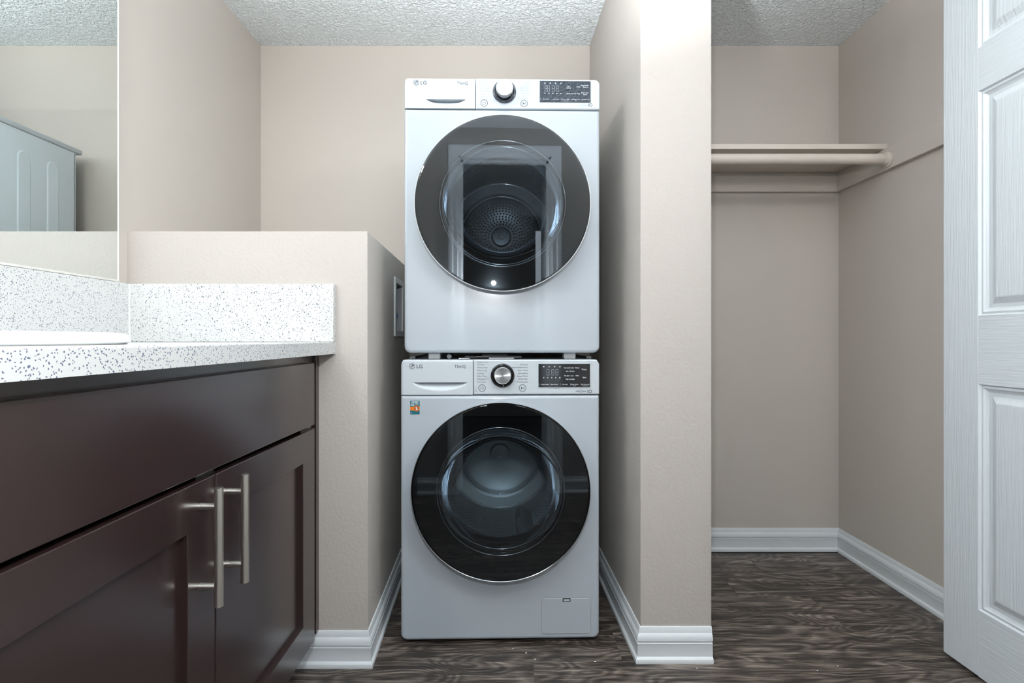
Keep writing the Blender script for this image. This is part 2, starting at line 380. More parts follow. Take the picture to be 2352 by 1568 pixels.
# ------------------------------------------------------------------ panel doors
def panel_door(t, wid, hei, th, face_sign):
    """door slab in local y (width) / z, faces at x = 0 (towards -x) and x = th"""
    st = .110; mid = .085; pw = (wid-2*st-mid)/2
    zr = [0, .178, .784, .967, 1.569, 1.684, hei-.115, hei]
    ycols = [(0, st), (st+pw, st+pw+mid), (wid-st, wid)]
    for a, c in ycols[:1]+ycols[2:]:
        finish('stile', mbox(0, th, a, c, 0, hei, bev=.0015), DOORV, t)
    finish('mullion', mbox(0.0002, th-.0002, ycols[1][0], ycols[1][1], zr[1], zr[6]), DOORV, t)
    for a, c in ((zr[0], zr[1]), (zr[2], zr[3]), (zr[4], zr[5]), (zr[6], zr[7])):
        finish('rail', mbox(0.0002, th-.0002, st, wid-st, a, c), DOORH, t)
    steps = [(0, 0), (.004, .0055), (.010, .0042), (.014, .0075), (.020, .0105), (.030, .0105), (.046, .0030), (.049, .0025)]
    for y0 in (st, st+pw+mid):
        for z0, z1 in ((zr[1], zr[2]), (zr[3], zr[4]), (zr[5], zr[6])):
            bm = bmesh.new()
            for sgn, xb in ((1, 0.0), (-1, th)):
                loops = [[bm.verts.new((xb+sgn*d, yy, zz)) for yy, zz in ((y0+i, z0+i), (y0+pw-i, z0+i), (y0+pw-i, z1-i), (y0+i, z1-i))] for i, d in steps]
                for A, B in zip(loops, loops[1:]):
                    for i in range(4): bm.faces.new((A[i], A[(i+1) % 4], B[(i+1) % 4], B[i]))
                bm.faces.new(loops[-1])
            finish('door_panel', bm, DOORV, t)
    return t
# door in front of the closet, folded back along the right
d1 = thing('closet_door', 'white six-panel door standing open at the right edge before the closet', 'door', (1.264, .724, .015))
panel_door(d1, .76, 2.015, .035, 1)
for z in (.25, 1.0, 1.8):
    bm = bmesh.new(); cyl(bm, (.020, -.006, z-.04), (.020, -.006, z+.04), .0055, 12); finish('hinge', bm, STEEL, d1)
# ( the free edge is the far one )
bm = bmesh.new(); lathe_y(bm, [(0, -.055), (.018, -.054), (.026, -.045), (.026, -.035), (.012, -.022), (.011, -.008), (.030, -.006), (.031, 0), (0, 0)], n=32)
bmesh.ops.rotate(bm, verts=bm.verts, matrix=Matrix.Rotation(-PI/2, 3, 'Z')); bmesh.ops.translate(bm, verts=bm.verts, vec=(0, .06, .92))
kn = finish('door_knob', bm, STEEL, d1, smooth=30)
# entry door behind the camera, swung away from the room
d2 = thing('entry_door', 'white door swung away behind the doorway, seen mirrored in the dryer glass', 'door', (DX1+.010, YF-TW-.615, .012), math.radians(3))
panel_door(d2, .60, 2.0, .035, 1)
bm = mbox(-.002, .036, .6002, .6025, .90, 1.0); finish('latch_plate', bm, DKPL, d2)

# ------------------------------------------------------------------ mirror and vanity
ZT = .911
mir = thing('wall_mirror', 'large frameless mirror on the left wall above the vanity', 'mirror', (XL, .70, 1.078))
finish('mirror_glass', mbox(.004, .0095, -.68, .697, 0, .95), MIRROR, mir)
finish('bottom_channel', mbox(0, .012, -.68, .699, -.0025, .003, bev=.0006), P('painted_channel', (.66, .65, .62), .35), mir)
finish('mirror_edge', mbox(.0005, .0105, .697, .6995, 0, .95), P('polished_edge', (.86, .87, .85), .3), mir)
finish('mirror_backing', mbox(.0005, .004, -.679, .697, 0, .95), GREYPL, mir)

XC = -.484
ct = thing('countertop', 'white quartz vanity top with dark flecks and low upstands', 'countertop', (0, 0, 0))
SXc, SYc, SA, SB = -.785, .72, .165, .20
bm = bmesh.new()
# slab with an oval cut-out
outer = [(XL, -.02), (XC, -.02), (XC, YH), (XL, YH)]
def slab(bm, z, flip):
    o = [bm.verts.new((x, y, z)) for x, y in outer]; h = [bm.verts.new((SXc+SA*math.cos(2*PI*i/48), SYc+SB*math.sin(2*PI*i/48), z)) for i in range(48)]
    es = [bm.edges.new((L[i], L[(i+1) % len(L)])) for L in (o, h) for i in range(len(L))]
    bmesh.ops.triangle_fill(bm, edges=es, use_beauty=True); return o, h
oa, ha = slab(bm, ZT-.033, 0); ob, hb = slab(bm, ZT, 0)
for A, B in ((oa, ob), (ha, hb)):
    for i in range(len(A)): bm.faces.new((A[i], A[(i+1) % len(A)], B[(i+1) % len(A)], B[i]))
es = [e for e in bm.edges if all(abs(v.co.x-XC) < 1e-5 for v in e.verts) and all(abs(v.co.z-ZT) < 1e-5 for v in e.verts)]
bmesh.ops.bevel(bm, geom=es, offset=.0025, segments=2, profile=.5, affect='EDGES')
finish('slab', bm, QUARTZ, ct)
finish('backsplash', mbox(XL+.0005, XL+.020, -.02, YH-.0005, ZT+.0005, 1.0735, bev=.0015), QUARTZ, ct)
finish('backsplash', mbox(XL+.0205, XC, YH-.020, YH-.0005, ZT+.0005, 1.0735, bev=.0015), QUARTZ, ct)
finish('caulk_joint', mbox(XL+.0195, XL+.0225, YH-.0225, YH-.0195, ZT+.001, 1.072), P('white_caulk', (.8, .8, .78), .6), ct)

bm = bmesh.new(); prof = [(1.12, .0), (1.16, .004), (1.165, .010), (1.13, .0175), (1.07, .0195), (1.0, .017), (.955, .006), (.93, -.03), (.86, -.09), (.66, -.135), (.3, -.15), (.08, -.152)]
n = 72; rr = []
for s, z in prof: rr.append([bm.verts.new((SA*s*math.cos(2*PI*i/n), SB*s*math.sin(2*PI*i/n), z)) for i in range(n)])
for s, z in ((.08, -.165), (.9, -.11), (.985, -.035), (1.0-.02, -.001)):
    rr.append([bm.verts.new((SA*s*math.cos(2*PI*i/n), SB*s*math.sin(2*PI*i/n), z)) for i in range(n)])
for A, B in zip(rr, rr[1:]+rr[:1]):
    for i in range(n): bm.faces.new((A[i], A[(i+1) % n], B[(i+1) % n], B[i]))
sk = thing('bathroom_sink', 'oval white drop-in sink rim raised on the quartz vanity top', 'sink', (SXc, SYc, ZT))
finish('basin', bm, PORC, sk, smooth='all')
bm = bmesh.new(); cyl(bm, (0, 0, -.156), (0, 0, -.149), .022, 32, .024); finish('drain', bm, CHROME, sk, smooth=30)

XD = -.520; XFm = -.539
cab = thing('vanity_cabinet', 'dark espresso vanity cabinet under the speckled countertop', 'cabinet', (0, 0, 0))
finish('side_board', mbox(XL+.001, XFm-.0201, YH-.017, YH-.001, .10, ZT-.034), ESP, cab)
finish('side_board', mbox(XL+.001, XFm-.0201, 0, .016, .10, ZT-.034), ESP, cab)
finish('bottom_board', mbox(XL+.001, XFm-.0201, .0161, YH-.0171, .10, .116), ESP, cab)
finish('back_board', mbox(XL+.001, XL+.008, .0161, YH-.0171, .1161, ZT-.034), ESP, cab)
finish('toe_kick', mbox(XL, -.60, 0, YH-.001, .0, .10), ESP, cab)
bm = bmesh.new()
ZB = ZT-.0335
for a, c in ((1.335, YH-.001), (.0, .49), (.885, .94)): box(bm, XFm-.02, XFm, a, c, .10, ZB)
for a, c in ((ZB-.055, ZB-.0001), (.1001, .15)): box(bm, XFm-.0199, XFm-.0001, 0, YH-.002, a, c)
finish('face_frame', bm, ESP, cab)
finish('end_filler', mbox(XFm, XFm+.008, YH-.022, YH-.001, .10, ZB, bev=.001), ESP, cab)
finish('drawer_front', mbox(XFm+.0003, XD, .443, 1.383, .689, .856, bev=.0018), ESP, cab)
finish('drawer_front', mbox(XFm+.0003, XD, .02, .435, .689, .856, bev=.0018), ESP, cab)
def cab_door(y0, y1, hy):
    z0, z1 = .106, .679; s = .078
    bm = bmesh.new(); x0 = XFm+.0003
    LP = []
    for x, i in ((x0, 0), (XD-.0015, 0), (XD-.0005, .0004), (XD, .0015), (XD, s-.001), (XD-.001, s), (x0, s)):
        LP.append([bm.verts.new((x, yy, zz)) for yy, zz in ((y0+i, z0+i), (y1-i, z0+i), (y1-i, z1-i), (y0+i, z1-i))])
    for A, B in zip(LP, LP[1:]+LP[:1]):
        for i in range(4): bm.faces.new((A[i], A[(i+1) % 4], B[(i+1) % 4], B[i]))
    d = finish('door', bm, ESP, cab)
    finish('door_panel', mbox(x0+.001, XD-.0115, y0+s-.002, y1-s+.002, z0+s-.002, z1-s+.002), ESP, d)
    if hy:
        bm = bmesh.new(); cyl(bm, (XD+.031, hy, .467), (XD+.031, hy, .668), .0072, 28)
        cyl(bm, (XD, hy, .636), (XD+.031, hy, .636), .0060, 20); cyl(bm, (XD, hy, .5005), (XD+.031, hy, .5005), .0060, 20)
        tag(finish('handle', bm, STEEL, d, smooth=40), 'brushed nickel bar handle')
    return d
cab_door(.9145, 1.383, .9545); cab_door(.443, .9115, .868); cab_door(.02, .435, None)

# ------------------------------------------------------------------ closet shelf and rod
cs = thing('closet_shelf', 'painted tan shelf board and its wall cleats across the closet', 'shelf', (0, 0, 0))
finish('shelf_board', mbox(PR+.001, XR-.001, 1.937, YB-.001, 1.638, 1.658, bev=.0015), TRIMC, cs)
finish('back_cleat', mbox(PR+.001, XR-.001, YB-.019, YB-.0005, 1.555, 1.6375, bev=.002), WALL_FILL, cs)
finish('side_cleat', mbox(XR-.019, XR-.0005, 1.10, YB-.0195, 1.555, 1.6375, bev=.002), WALL_FILL, cs)
finish('side_cleat', mbox(PR+.0005, PR+.019, 1.60, YB-.0195, 1.555, 1.6375, bev=.002), WALL_FILL, cs)
rod = thing('closet_rod', 'round painted hanging rod just below the closet shelf', 'rod', (0, 1.915, 1.592))
bm = bmesh.new(); cyl(bm, (PR+.022, 0, 0), (XR-.0215, 0, 0), .0192, 32); finish('pole', bm, TRIMC, rod, smooth=40)
for x, s in ((XR-.0192, -1), (PR+.0192, 1)):
    bm = bmesh.new(); cyl(bm, (x, 0, 0), (x+s*.005, 0, 0), .030, 32); cyl(bm, (x+s*.005, 0, 0), (x+s*.018, 0, 0), .0262, 32, .0225)
    finish('end_socket', bm, TRIMC, rod, smooth=40)

# ------------------------------------------------------------------ laundry supply box in the low wall
def sidex(y): return FL+(AL-FL)*(y-YH)/(YB-YH)
sb = thing('supply_box', 'grey recessed laundry water box on the low wall beside the dryer', 'valve box', (sidex(1.95), 1.95, 1.038), math.atan2(-(AL-FL), (YB-YH)))
bm = bmesh.new()
for a in ((-.097, -.074, -.108, .108), (.075, .097, -.108, .108), (-.074, .075, -.108, -.088), (-.074, .075, .088, .108)): box(bm, .0005, .006, *a)
finish('face_plate', bm, P('pale_grey_plate', (.62, .66, .66), .4), sb)
bm = bmesh.new()
box(bm, -.070, -.066, -.076, .078, -.091, .092); box(bm, -.066, .0004, -.0765, -.0735, -.091, .092); box(bm, -.066, .0004, .0745, .0775, -.091, .092)
box(bm, -.066, .0004, -.0735, .0745, -.091, -.088); box(bm, -.066, .0004, -.0735, .0745, .088, .091)
finish('box_tray', bm, GREYPL, sb)
for yy, m in ((.040, BLUE), (-.035, P('red_plastic', (.4, .03, .02), .4))):
    bm = bmesh.new(); cyl(bm, (-.03, yy, -.087), (-.03, yy, -.035), .011, 16); vv = finish('valve', bm, BRASS, sb, smooth=40)
    bm = bmesh.new(); box(bm, -.045, -.010, yy-.016, yy+.016, -.035, -.018, bev=.004); finish('valve_lever', bm, m, vv)
bm = bmesh.new(); cyl(bm, (-.03, .040, -.018), (-.025, .045, .060), .013, 16); finish('hose', bm, P('grey_hose', (.25, .28, .36), .5), sb, smooth=40)

# ------------------------------------------------------------------ text
def text(name, items, mat, parent, y):
    bm = bmesh.new(); obs = []
    for it in items:
        s, x, z, h, al = it[:5]
        c = bpy.data.curves.new('t', 'FONT'); c.body = s; c.size = h/.69; c.align_x = al; c.resolution_u = 3
        if len(it) > 5: c.offset = it[5]
        if len(it) > 6: c.space_character = it[6]
        o = bpy.data.objects.new('t', c); COL.objects.link(o); obs.append((o, x, z, h))
    bpy.context.view_layer.update(); dg = bpy.context.evaluated_depsgraph_get()
    for o, x, z, h in obs:
        ev = o.evaluated_get(dg); me = ev.to_mesh(); vs = [bm.verts.new((v.co.x+x, y, v.co.y+z-h/2)) for v in me.vertices]
        for p in me.polygons:
            try: bm.faces.new([vs[i] for i in p.vertices])
            except ValueError: pass
        ev.to_mesh_clear(); bpy.data.objects.remove(o)
    o = finish(name, bm, mat, parent, norm=False)
    if len(items) > 1: o['kind'] = 'stuff'
    return o
def quad(bm, x0, x1, z0, z1, y, rot=0):
    bm.faces.new([bm.verts.new(p) for p in ((x0, y, z0), (x1, y, z0), (x1, y, z1), (x0, y, z1))])
def ring(bm, cx, cz, r0, r1, y, a0=0, a1=2*PI, n=40):
    A = [a0+(a1-a0)*i/n for i in range(n+1)]
    p = [(bm.verts.new((cx+r0*math.cos(a), y, cz+r0*math.sin(a))), bm.verts.new((cx+r1*math.cos(a), y, cz+r1*math.sin(a)))) for a in A]
    for a, b_ in zip(p, p[1:]): bm.faces.new((a[0], a[1], b_[1], b_[0]))
def disc(bm, cx, cz, r, y, n=24):
    bm.faces.new([bm.verts.new((cx+r*math.cos(2*PI*i/n), y, cz+r*math.sin(2*PI*i/n))) for i in range(n)])
def seg8(bm, x, z, w_, h, t, y):
    for a in ((x-w_, x+w_, z+h-t, z+h), (x-w_, x+w_, z-t/2, z+t/2), (x-w_, x+w_, z-h, z-h+t), (x-w_-t, x-w_, z+t, z+h-t), (x+w_, x+w_+t, z+t, z+h-t), (x-w_-t, x-w_, z-h+t, z-t), (x+w_, x+w_+t, z-h+t, z-t)):
        quad(bm, *a, y)

# ------------------------------------------------------------------ washer and dryer
def scoop_drawer(name, x0, x1, z0, z1, zs, xc, hw, hh, D, corner, parent, hw2=None):
    """drawer fascia as a height field with a finger scoop under the line zs"""
    xs = [x0+(x1-x0)*i/90 for i in range(91)]
    zl = [z0+(z1-z0)*i/60 for i in range(61)]; zl = sorted([z for z in zl if abs(z-zs) > .0012]+[zs-.00005, zs+.0006])
    bm = bmesh.new(); G = []
    for z in zl:
        row = []
        for x in xs:
            u = (x-xc)/hw; y = 0
            if abs(u) < 1 and z < zs:
                zlo = zs-hh*(1-u*u)**.8
                if z > zlo:
                    t = (z-zlo)/max(zs-zlo, 1e-5); y = D*min(1, (1-u*u)*2.2)*t**1.4
            # rounded outside edges
            def edge(d, r): return 0 if d >= r else r-math.sqrt(max(0, r*r-(r-d)**2))
            y += edge(x-x0, .008)*.9+edge(z1-z, .006)*.9
            if x-x0 < corner and z1-z < corner:
                dd = math.hypot(corner-(x-x0), corner-(z1-z))
                if dd > corner:
                    kx = (corner-(x-x0))/dd; kz = (corner-(z1-z))/dd
                    row.append(bm.verts.new((x0+corner-kx*corner, y+.001, z1-corner+kz*corner))); continue
            row.append(bm.verts.new((x, y, z)))
        G.append(row)
    for a, b_ in zip(G, G[1:]):
        for i in range(len(a)-1):
            bm.faces.new((a[i], a[i+1], b_[i+1], b_[i]))
    # rim walls
    bd = [e for e in bm.edges if e.is_boundary]
    r = bmesh.ops.extrude_edge_only(bm, edges=bd)
    for v in r['geom']:
        if isinstance(v, bmesh.types.BMVert): v.co.y = .028
    bmesh.ops.remove_doubles(bm, verts=bm.verts, dist=1e-6)
    return finish(name, bm, MACHP, parent, smooth=30)

def machine(kind, t, z0, z1, zs, zd, prn):
    W2 = .3; dx = .001
    dryer = kind == 'dryer'
    # cabinet shell: hollow box (sides, top, back) with embossed side ribs
    bm = bmesh.new()
    yb = .575
    for s in (-1, 1):
        x = s*(W2-.004)
        box(bm, min(x, x-s*.010), max(x, x-s*.010), .026, yb, z0+.004, z1-.022, bev=.002)
        for yc in (.11, .23, .35, .47):
            pts = []
            for i in range(13): a = PI*i/12; pts.append((yc+.028*math.cos(a), z1-.12+.028*math.sin(a)))
            for i in range(13): a = PI+PI*i/12; pts.append((yc+.028*math.cos(a), z0+.12+.028*math.sin(a)))
            A = [bm.verts.new((x-s*.001, p, q)) for p, q in pts]
            cy = yc; B = [bm.verts.new((x+s*.0028, cy+(p-cy)*.78, q+(-.006 if q > (z0+z1)/2 else .006))) for p, q in pts]
            for i in range(26): bm.faces.new((A[i], A[(i+1) % 26], B[(i+1) % 26], B[i]))
            bm.faces.new(B)
    box(bm, -W2+.004, W2-.004, yb-.008, yb, z0+.004, z1-.022); box(bm, -W2+.006, W2-.006, .028, yb-.009, z0+.004, z0+.012)
    finish('cabinet', bm, MACHS, t, smooth=25)
    finish('top_panel', mbox(-W2+.001, W2-.001, .024, yb+.032, z1-.021, z1-.001, bev=.004, seg=3), MACHP, t, smooth=30)
    bm = bmesh.new(); plate(bm, -W2, W2, z0, zs-.0012, (.020, .020, .004, .004), .028, ROUND, hole=(dx, zd, .205))
    finish('front_panel', bm, MACH, t, smooth=40, flat=True)
    # control fascia
    xs = -.0825
    bm = bmesh.new(); cz = .017
    plate(bm, xs+.0008, W2, zs+.0012, z1, (.0015, .004, cz, .0015), .028, [(.0035, 0), (.0016, .0006), (.0005, .0018), (0, .0035)])
    cp = finish('control_panel', bm, MACHP, t, smooth=40, flat=True)
    if dryer: dr = scoop_drawer('water_drawer', -W2, xs-.0008, zs+.0012, z1, z1-.0655, -.173, .060, .017, .022, cz, t)
    else: dr = scoop_drawer('detergent_drawer', -W2, xs-.0008, zs+.0012, z1, z1-.0690, -.181, .082, .026, .018, cz, t)
    finish('fascia_back', mbox(-W2+.012, W2-.012, .0285, .045, zs-.02, z1-.023), DKPL, t)
    e = -.0003
    zt = z1
    # drawer lettering and emblem
    lx = -.266 if not dryer else -.263; lz = zt-.0195 if not dryer else zt-.0150
    text('brand_lettering', [('LG', lx+.0125, lz, .0112, 'LEFT', .00022, 1.0)], PRINT, dr, e)
    text('model_lettering', [('ThinQ', -.104, lz-.0003, .0091, 'RIGHT', .00010, 1.0)], PRINT, dr, e)
    bm = bmesh.new(); r = .0090
    ring(bm, lx, lz, r*.86, r, e, PI*.05, PI*2-.02); ring(bm, lx, lz, .0, r*.72, e, .15, PI*1.98)
    finish('emblem', bm, PRINT, dr)
    bm = bmesh.new(); e2 = e-.0002
    ring(bm, lx, lz, r*.50, r*.60, e2, PI*.5, PI*2.0); quad(bm, lx-.0005, lx+.0004, lz-.0035, lz+.0034, e2); quad(bm, lx, lx+.0026, lz-.0038, lz-.0030, e2)
    disc(bm, lx-.0030, lz+.0020, .0010, e2, 12); quad(bm, lx+.0018, lx+.0054, lz-.0005, lz+.0004, e2)
    finish('emblem_face', bm, PRINTW, dr)
    # knob
    kx = .0065; kz = z1-(.0475 if not dryer else .0405)
    bm = bmesh.new()
    lathe_y(bm, [(.0355, -.0002), (.0358, -.003), (.0345, -.0055), (.0310, -.0062), (.0285, -.0045), (.0270, -.0015), (.0265, .002)], kx, kz, 72)
    finish('knob_bezel', bm, BLUEBLK if dryer else BLACKGL, cp, smooth='all')
    kl = -.021 if not dryer else -.030
    bm = bmesh.new(); lathe_y(bm, [(.0262, .002), (.0262, kl+.003), (.0255, kl+.0008), (.0247, kl+.0002)], 0, 0, 72)
    k = finish('knob_side', bm, DKCHROME, cp, smooth=30, loc=(kx, 0, kz))
    bm = bmesh.new(); lathe_y(bm, [(.0247, kl+.0002), (.0241, kl), (.0234, kl+.0003), (0, kl+.0003)], 0, 0, 96)
    finish('knob_face', bm, KNOB, cp, smooth=10, loc=(kx, 0, kz), flat=True)
    # buttons
    bz = z1-.0855 if not dryer else z1-.0755
    for bx, what in ((-.0555, 'p'), (.067, 's')):
        bm = bmesh.new(); ring(bm, bx, bz, .0094, .0110, e, n=48)
        if what == 'p':
            ring(bm, bx, bz-.0003, .0040, .0050, e, PI*.68, PI*2.32, 28); quad(bm, bx-.0005, bx+.0005, bz, bz+.0055, e)
        else:
            bm.faces.new([bm.verts.new(v) for v in ((bx-.0045, e, bz-.0040), (bx+.0008, e, bz), (bx-.0045, e, bz+.0040))])
            quad(bm, bx+.0018, bx+.0028, bz-.0036, bz+.0036, e); quad(bm, bx+.0040, bx+.0050, bz-.0036, bz+.0036, e)
        finish('power_button' if what == 'p' else 'start_button', bm, PRINT, cp)
    # cycle names
    H = .0045
    if not dryer:
        left = ['Normal', 'Heavy Duty', 'Bulky/Large', 'Sanitary', 'Baby Wear', 'Allergiene\u2122', 'Tub Clean']
        right = ['Delicates', 'Hand Wash/Wool', 'Perm. Press', 'Sportswear', 'Speed Wash', 'Drain+Spin', 'Downloaded']
        zz = [z1-.0145-.0087*i for i in range(7)]
        items = [(s, -.0700, z, H, 'LEFT') for s, z in zip(left, zz)]+[(s, .0835, z, H, 'RIGHT') for s, z in zip(right, zz)]
        items += [('SENSOR CYCLE', -.0700, z1-.0078, .0034, 'LEFT'), ('Wi-Fi', -.0785, bz-.0105, .0026, 'LEFT'), ('INVERTER', .2435, z1-.0915, .0022, 'CENTER'),
                  ('DIRECT DRIVE', .2435, z1-.0955, .0033, 'CENTER', .00015), ('MOTOR', .2435, z1-.0992, .0022, 'CENTER'), ('Hold 3 sec.', .172, z1-.0865, .002, 'CENTER')]
        bm = bmesh.new()
        for i, z in enumerate(zz):
            ll = [.0205, .0310, .0330, .0215, .0270, .0290, .0260][i]; rl = [.0255, .0425, .0320, .0310, .0320, .0290, .0330][i]
            kh = math.sqrt(max(0, .038**2-(z-kz)**2)) if abs(z-kz) < .038 else .012
            quad(bm, -.0700+ll+.001, min(kx-kh-.002, -.024), z-.0002, z+.0002, e); quad(bm, max(kx+kh+.002, .034), .0835-rl-.001, z-.0002, z+.0002, e)
        quad(bm, -.0725, -.0722, zz[5]-.001, zz[4]+.002, e)
        tag(finish('pointer_lines', bm, PRINTL, cp), kind='stuff')
    else:
        left = ['Normal', 'Heavy Duty', 'Bulky/Large', 'Perm. Press', 'Towels', 'Small Load', 'Antibacterial']
        right = ['Delicates', 'Wool', 'Sportswear', 'Speed Dry', 'Time Dry', 'Air Dry', 'Downloaded']
        zz = [z1-.0115-.0088*i for i in range(7)]
        zr_ = [z1-.0115, z1-.0185, z1-.0245, z1-.036, z1-.044, z1-.052, z1-.0600]
        items = [(s, -.0700, z, H, 'LEFT') for s, z in zip(left, zz)]+[(s, .0835, z, H, 'RIGHT') for s, z in zip(right, zr_)]
        items += [('SENSOR DRY', -.0700, z1-.0045, .0034, 'LEFT'), ('MANUAL DRY', .0835, z1-.0300, .0040, 'RIGHT'), ('Wi-Fi', -.0785, bz-.0105, .0026, 'LEFT'), ('INVERTER', .247, z1-.0775, .0026, 'CENTER'), ('DUAL HEAT PUMP', .247, z1-.0815, .0024, 'CENTER')]
        bm = bmesh.new(); quad(bm, -.0722, -.0719, zz[-1], zz[0], e); quad(bm, .0865, .0868, zr_[3]-.02, zr_[0], e)
        tag(finish('pointer_lines', bm, PRINTL, cp), kind='stuff')
    text('cycle_lettering', items, prn, cp, e)
    bm = bmesh.new(); jx = .276; jz = z1-.0960 if not dryer else z1-.0785
    ring(bm, jx-.004, jz, .0034, .0050, e); quad(bm, jx-.0124, jx-.0108, jz-.0050, jz+.0050, e)
    finish('ten_year_mark', bm, PRINT, cp)
    bm = bmesh.new(); ring(bm, -.0760, bz-.0010, .0018, .0022, e); ring(bm, -.0738, bz-.0040, .0012, .0022, e); quad(bm, -.0795, -.0680, bz-.0086, bz-.0083, e)
    finish('wireless_mark', bm, PRINTL, cp)
    # display
    X0, X1 = .1150, .2712
    Z1 = z1-(.0125 if not dryer else .0065); Z0 = z1-(.0825 if not dryer else .0710)
    bm = bmesh.new(); plate(bm, X0, X1, Z0, Z1, (.0008,)*4, .0028, [(.0003, 0), (0, .0003)], y=-.0022, k=2)
    sc = finish('display_screen', bm, SCREEN if not dryer else P('film_covered_screen', (.035, .05, .07), .28, bump=(120, 1.0, .01, 3)), cp)
    es_ = -.0024; Hs = Z1-Z0
    def fx(f): return X0+f*(X1-X0)
    def fz(f): return Z1-f*Hs
    if not dryer:
        it = [('No Cold', fx(.55), fz(.17), .0034, 'CENTER'), ('Cold', fx(.65), fz(.17), .0035, 'CENTER'), ('Warm', fx(.75), fz(.17), .0035, 'CENTER'), ('Temp.', fx(.885), fz(.235), .0043, 'CENTER'),
              ('Hot', fx(.555), fz(.315), .0035, 'CENTER'), ('Ex.Hot', fx(.65), fz(.315), .0035, 'CENTER'),
              ('No Spin', fx(.55), fz(.51), .0034, 'CENTER'), ('Low', fx(.65), fz(.51), .0035, 'CENTER'), ('Med', fx(.75), fz(.51), .0035, 'CENTER'), ('Spin', fx(.89), fz(.585), .0043, 'CENTER'),
              ('High', fx(.555), fz(.66), .0035, 'CENTER'), ('Ex.High', fx(.65), fz(.66), .0035, 'CENTER')]
        bt = [('Turbo Wash', .12), ('Extra Rinse', .31), ('Pre-wash', .51), ('Delay Wash', .70), ('Add Garments', .905)]
        it += [(s, fx(f), fz(.885), .0031, 'CENTER') for s, f in bt]+[('Wi-Fi', fx(.70), fz(.945), .0022, 'CENTER'), ('Remote Start', fx(.91), fz(.945), .0022, 'CENTER')]
        dgx = (.185, .275, .355); dgz = .365; dh = .0088
    else:
        it = [('Eco', fx(.565), fz(.25), .0034, 'CENTER'), ('Hybrid', fx(.565), fz(.33), .0034, 'CENTER'), ('Turbo', fx(.76), fz(.27), .0034, 'CENTER'), ('Dry Mode', fx(.885), fz(.20), .0038, 'CENTER'), ('Reserve', fx(.90), fz(.28), .0036, 'CENTER'),
              ('Damp', fx(.565), fz(.60), .0034, 'CENTER'), ('Normal', fx(.665), fz(.60), .0034, 'CENTER'), ('Very', fx(.76), fz(.60), .0034, 'CENTER'), ('Dry Level', fx(.885), fz(.55), .0038, 'CENTER'), ('Steam', fx(.89), fz(.63), .0034, 'CENTER')]
        bt = [('More Time', .12), ('Less Time', .31), ('Custom PGM', .51), ('Wrinkle Care', .71), ('Control Lock', .905)]
        it += [(s, fx(f), fz(.87), .0030, 'CENTER') for s, f in bt]+[('Remote Start', fx(.51), fz(.945), .0022, 'CENTER'), ('Wi-Fi', fx(.71), fz(.945), .0022, 'CENTER')]
        dgx = (.12, .17, .265, .345); dgz = .37; dh = .0095
    text('display_lettering', it, PRINTW, cp, es_)
    bm = bmesh.new()
    for f in dgx: seg8(bm, fx(f), fz(dgz), .0030, dh, .0007, es_)
    for f in (.0, .205, .405, .605, .81): quad(bm, fx(f)+.002, fx(f)+.0028, fz(.93), fz(.84), es_)
    for i in range(4): disc(bm, fx(.10+.105*i), fz(.12), .0024, es_, 10)
    for i in range(5): disc(bm, fx(.10+.078*i), fz(.595), .0023, es_, 5)
    dg_ = finish('display_digits', bm, P('dim_segments', (.35, .38, .44), .5), cp); dg_['kind'] = 'stuff'
    if not dryer:
        bm = bmesh.new()
        for a in ((X0-.0015, X1+.0015, Z1, Z1+.0012), (X0-.0015, X1+.0015, Z0-.0012, Z0), (X0-.0015, X0, Z0, Z1), (X1, X1+.0015, Z0, Z1)): box(bm, a[0], a[1], -.0016, .001, a[2], a[3])
        finish('screen_bezel', bm, MACHP, cp)
    # ---------------- porthole door
    R = .263; yg = -.044
    dd = thing_part = None
    bm = bmesh.new(); lathe_y(bm, [(.200, .0), (.2515, -.002), (.2560, -.010), (.2600, -.030), (.2615, yg+.006), (.2500, yg+.0065), (.192, yg+.0065), (.186, -.020), (.186, .0)], dx, zd, 128, close=True)
    door = finish('porthole_door', bm, [BLACKGL], t, smooth=30)
    bm = bmesh.new(); lathe_y(bm, [(.2575, -.0022), (.2590, -.012), (.2630, -.030), (R+.0012, yg+.007), (R+.0012, yg+.001), (R-.0002, yg-.0004), (R-.0012, yg+.0006), (R-.0012, yg+.006), (.2580, -.030), (.2555, -.0022)], dx, zd, 160, close=True)
    finish('door_rim', bm, P('satin_silver_rim', (.70, .73, .75), .28, .35) if dryer else DKCHROME, door, smooth=30)
    bm = bmesh.new(); lathe_y(bm, [(0, yg), (R-.006, yg), (R-.0028, yg+.0008), (R-.0016, yg+.0022), (R-.0016, yg+.0045), (0, yg+.0045)], dx, zd, 160)
    bmesh.ops.remove_doubles(bm, verts=bm.verts, dist=1e-5)
    finish('door_glass', bm, DOORGL, door)
    bm = bmesh.new(); torus_y(bm, .1885, .0016 if dryer else .0026, yg+.008, dx, zd); torus_y(bm, .179, .0012 if dryer else .0022, -.012, dx, zd)
    finish('inner_ring', bm, CHROME, door, smooth='all')
    # glass bowl dipping into the drum
    bm = bmesh.new(); lathe_y(bm, [(.184, -.018), (.176, .0), (.165, .020), (.150, .050), (.130, .085), (.118, .100), (.100, .106), (0, .108), (0, .112), (.101, .110), (.122, .104), (.134, .088), (.154, .052), (.169, .021), (.180, .001), (.186, -.016)], dx, zd, 96)
    finish('glass_bowl', bm, BOWLGL, door, smooth='all')
    # gasket and drum
    bm = bmesh.new(); lathe_y(bm, [(.2045, .004), (.200, .001), (.193, .006), (.190, .030), (.196, .045), (.186, .055), (.178, .060), (.176, .075), (.184, .084), (.200, .088)], dx, zd, 96)
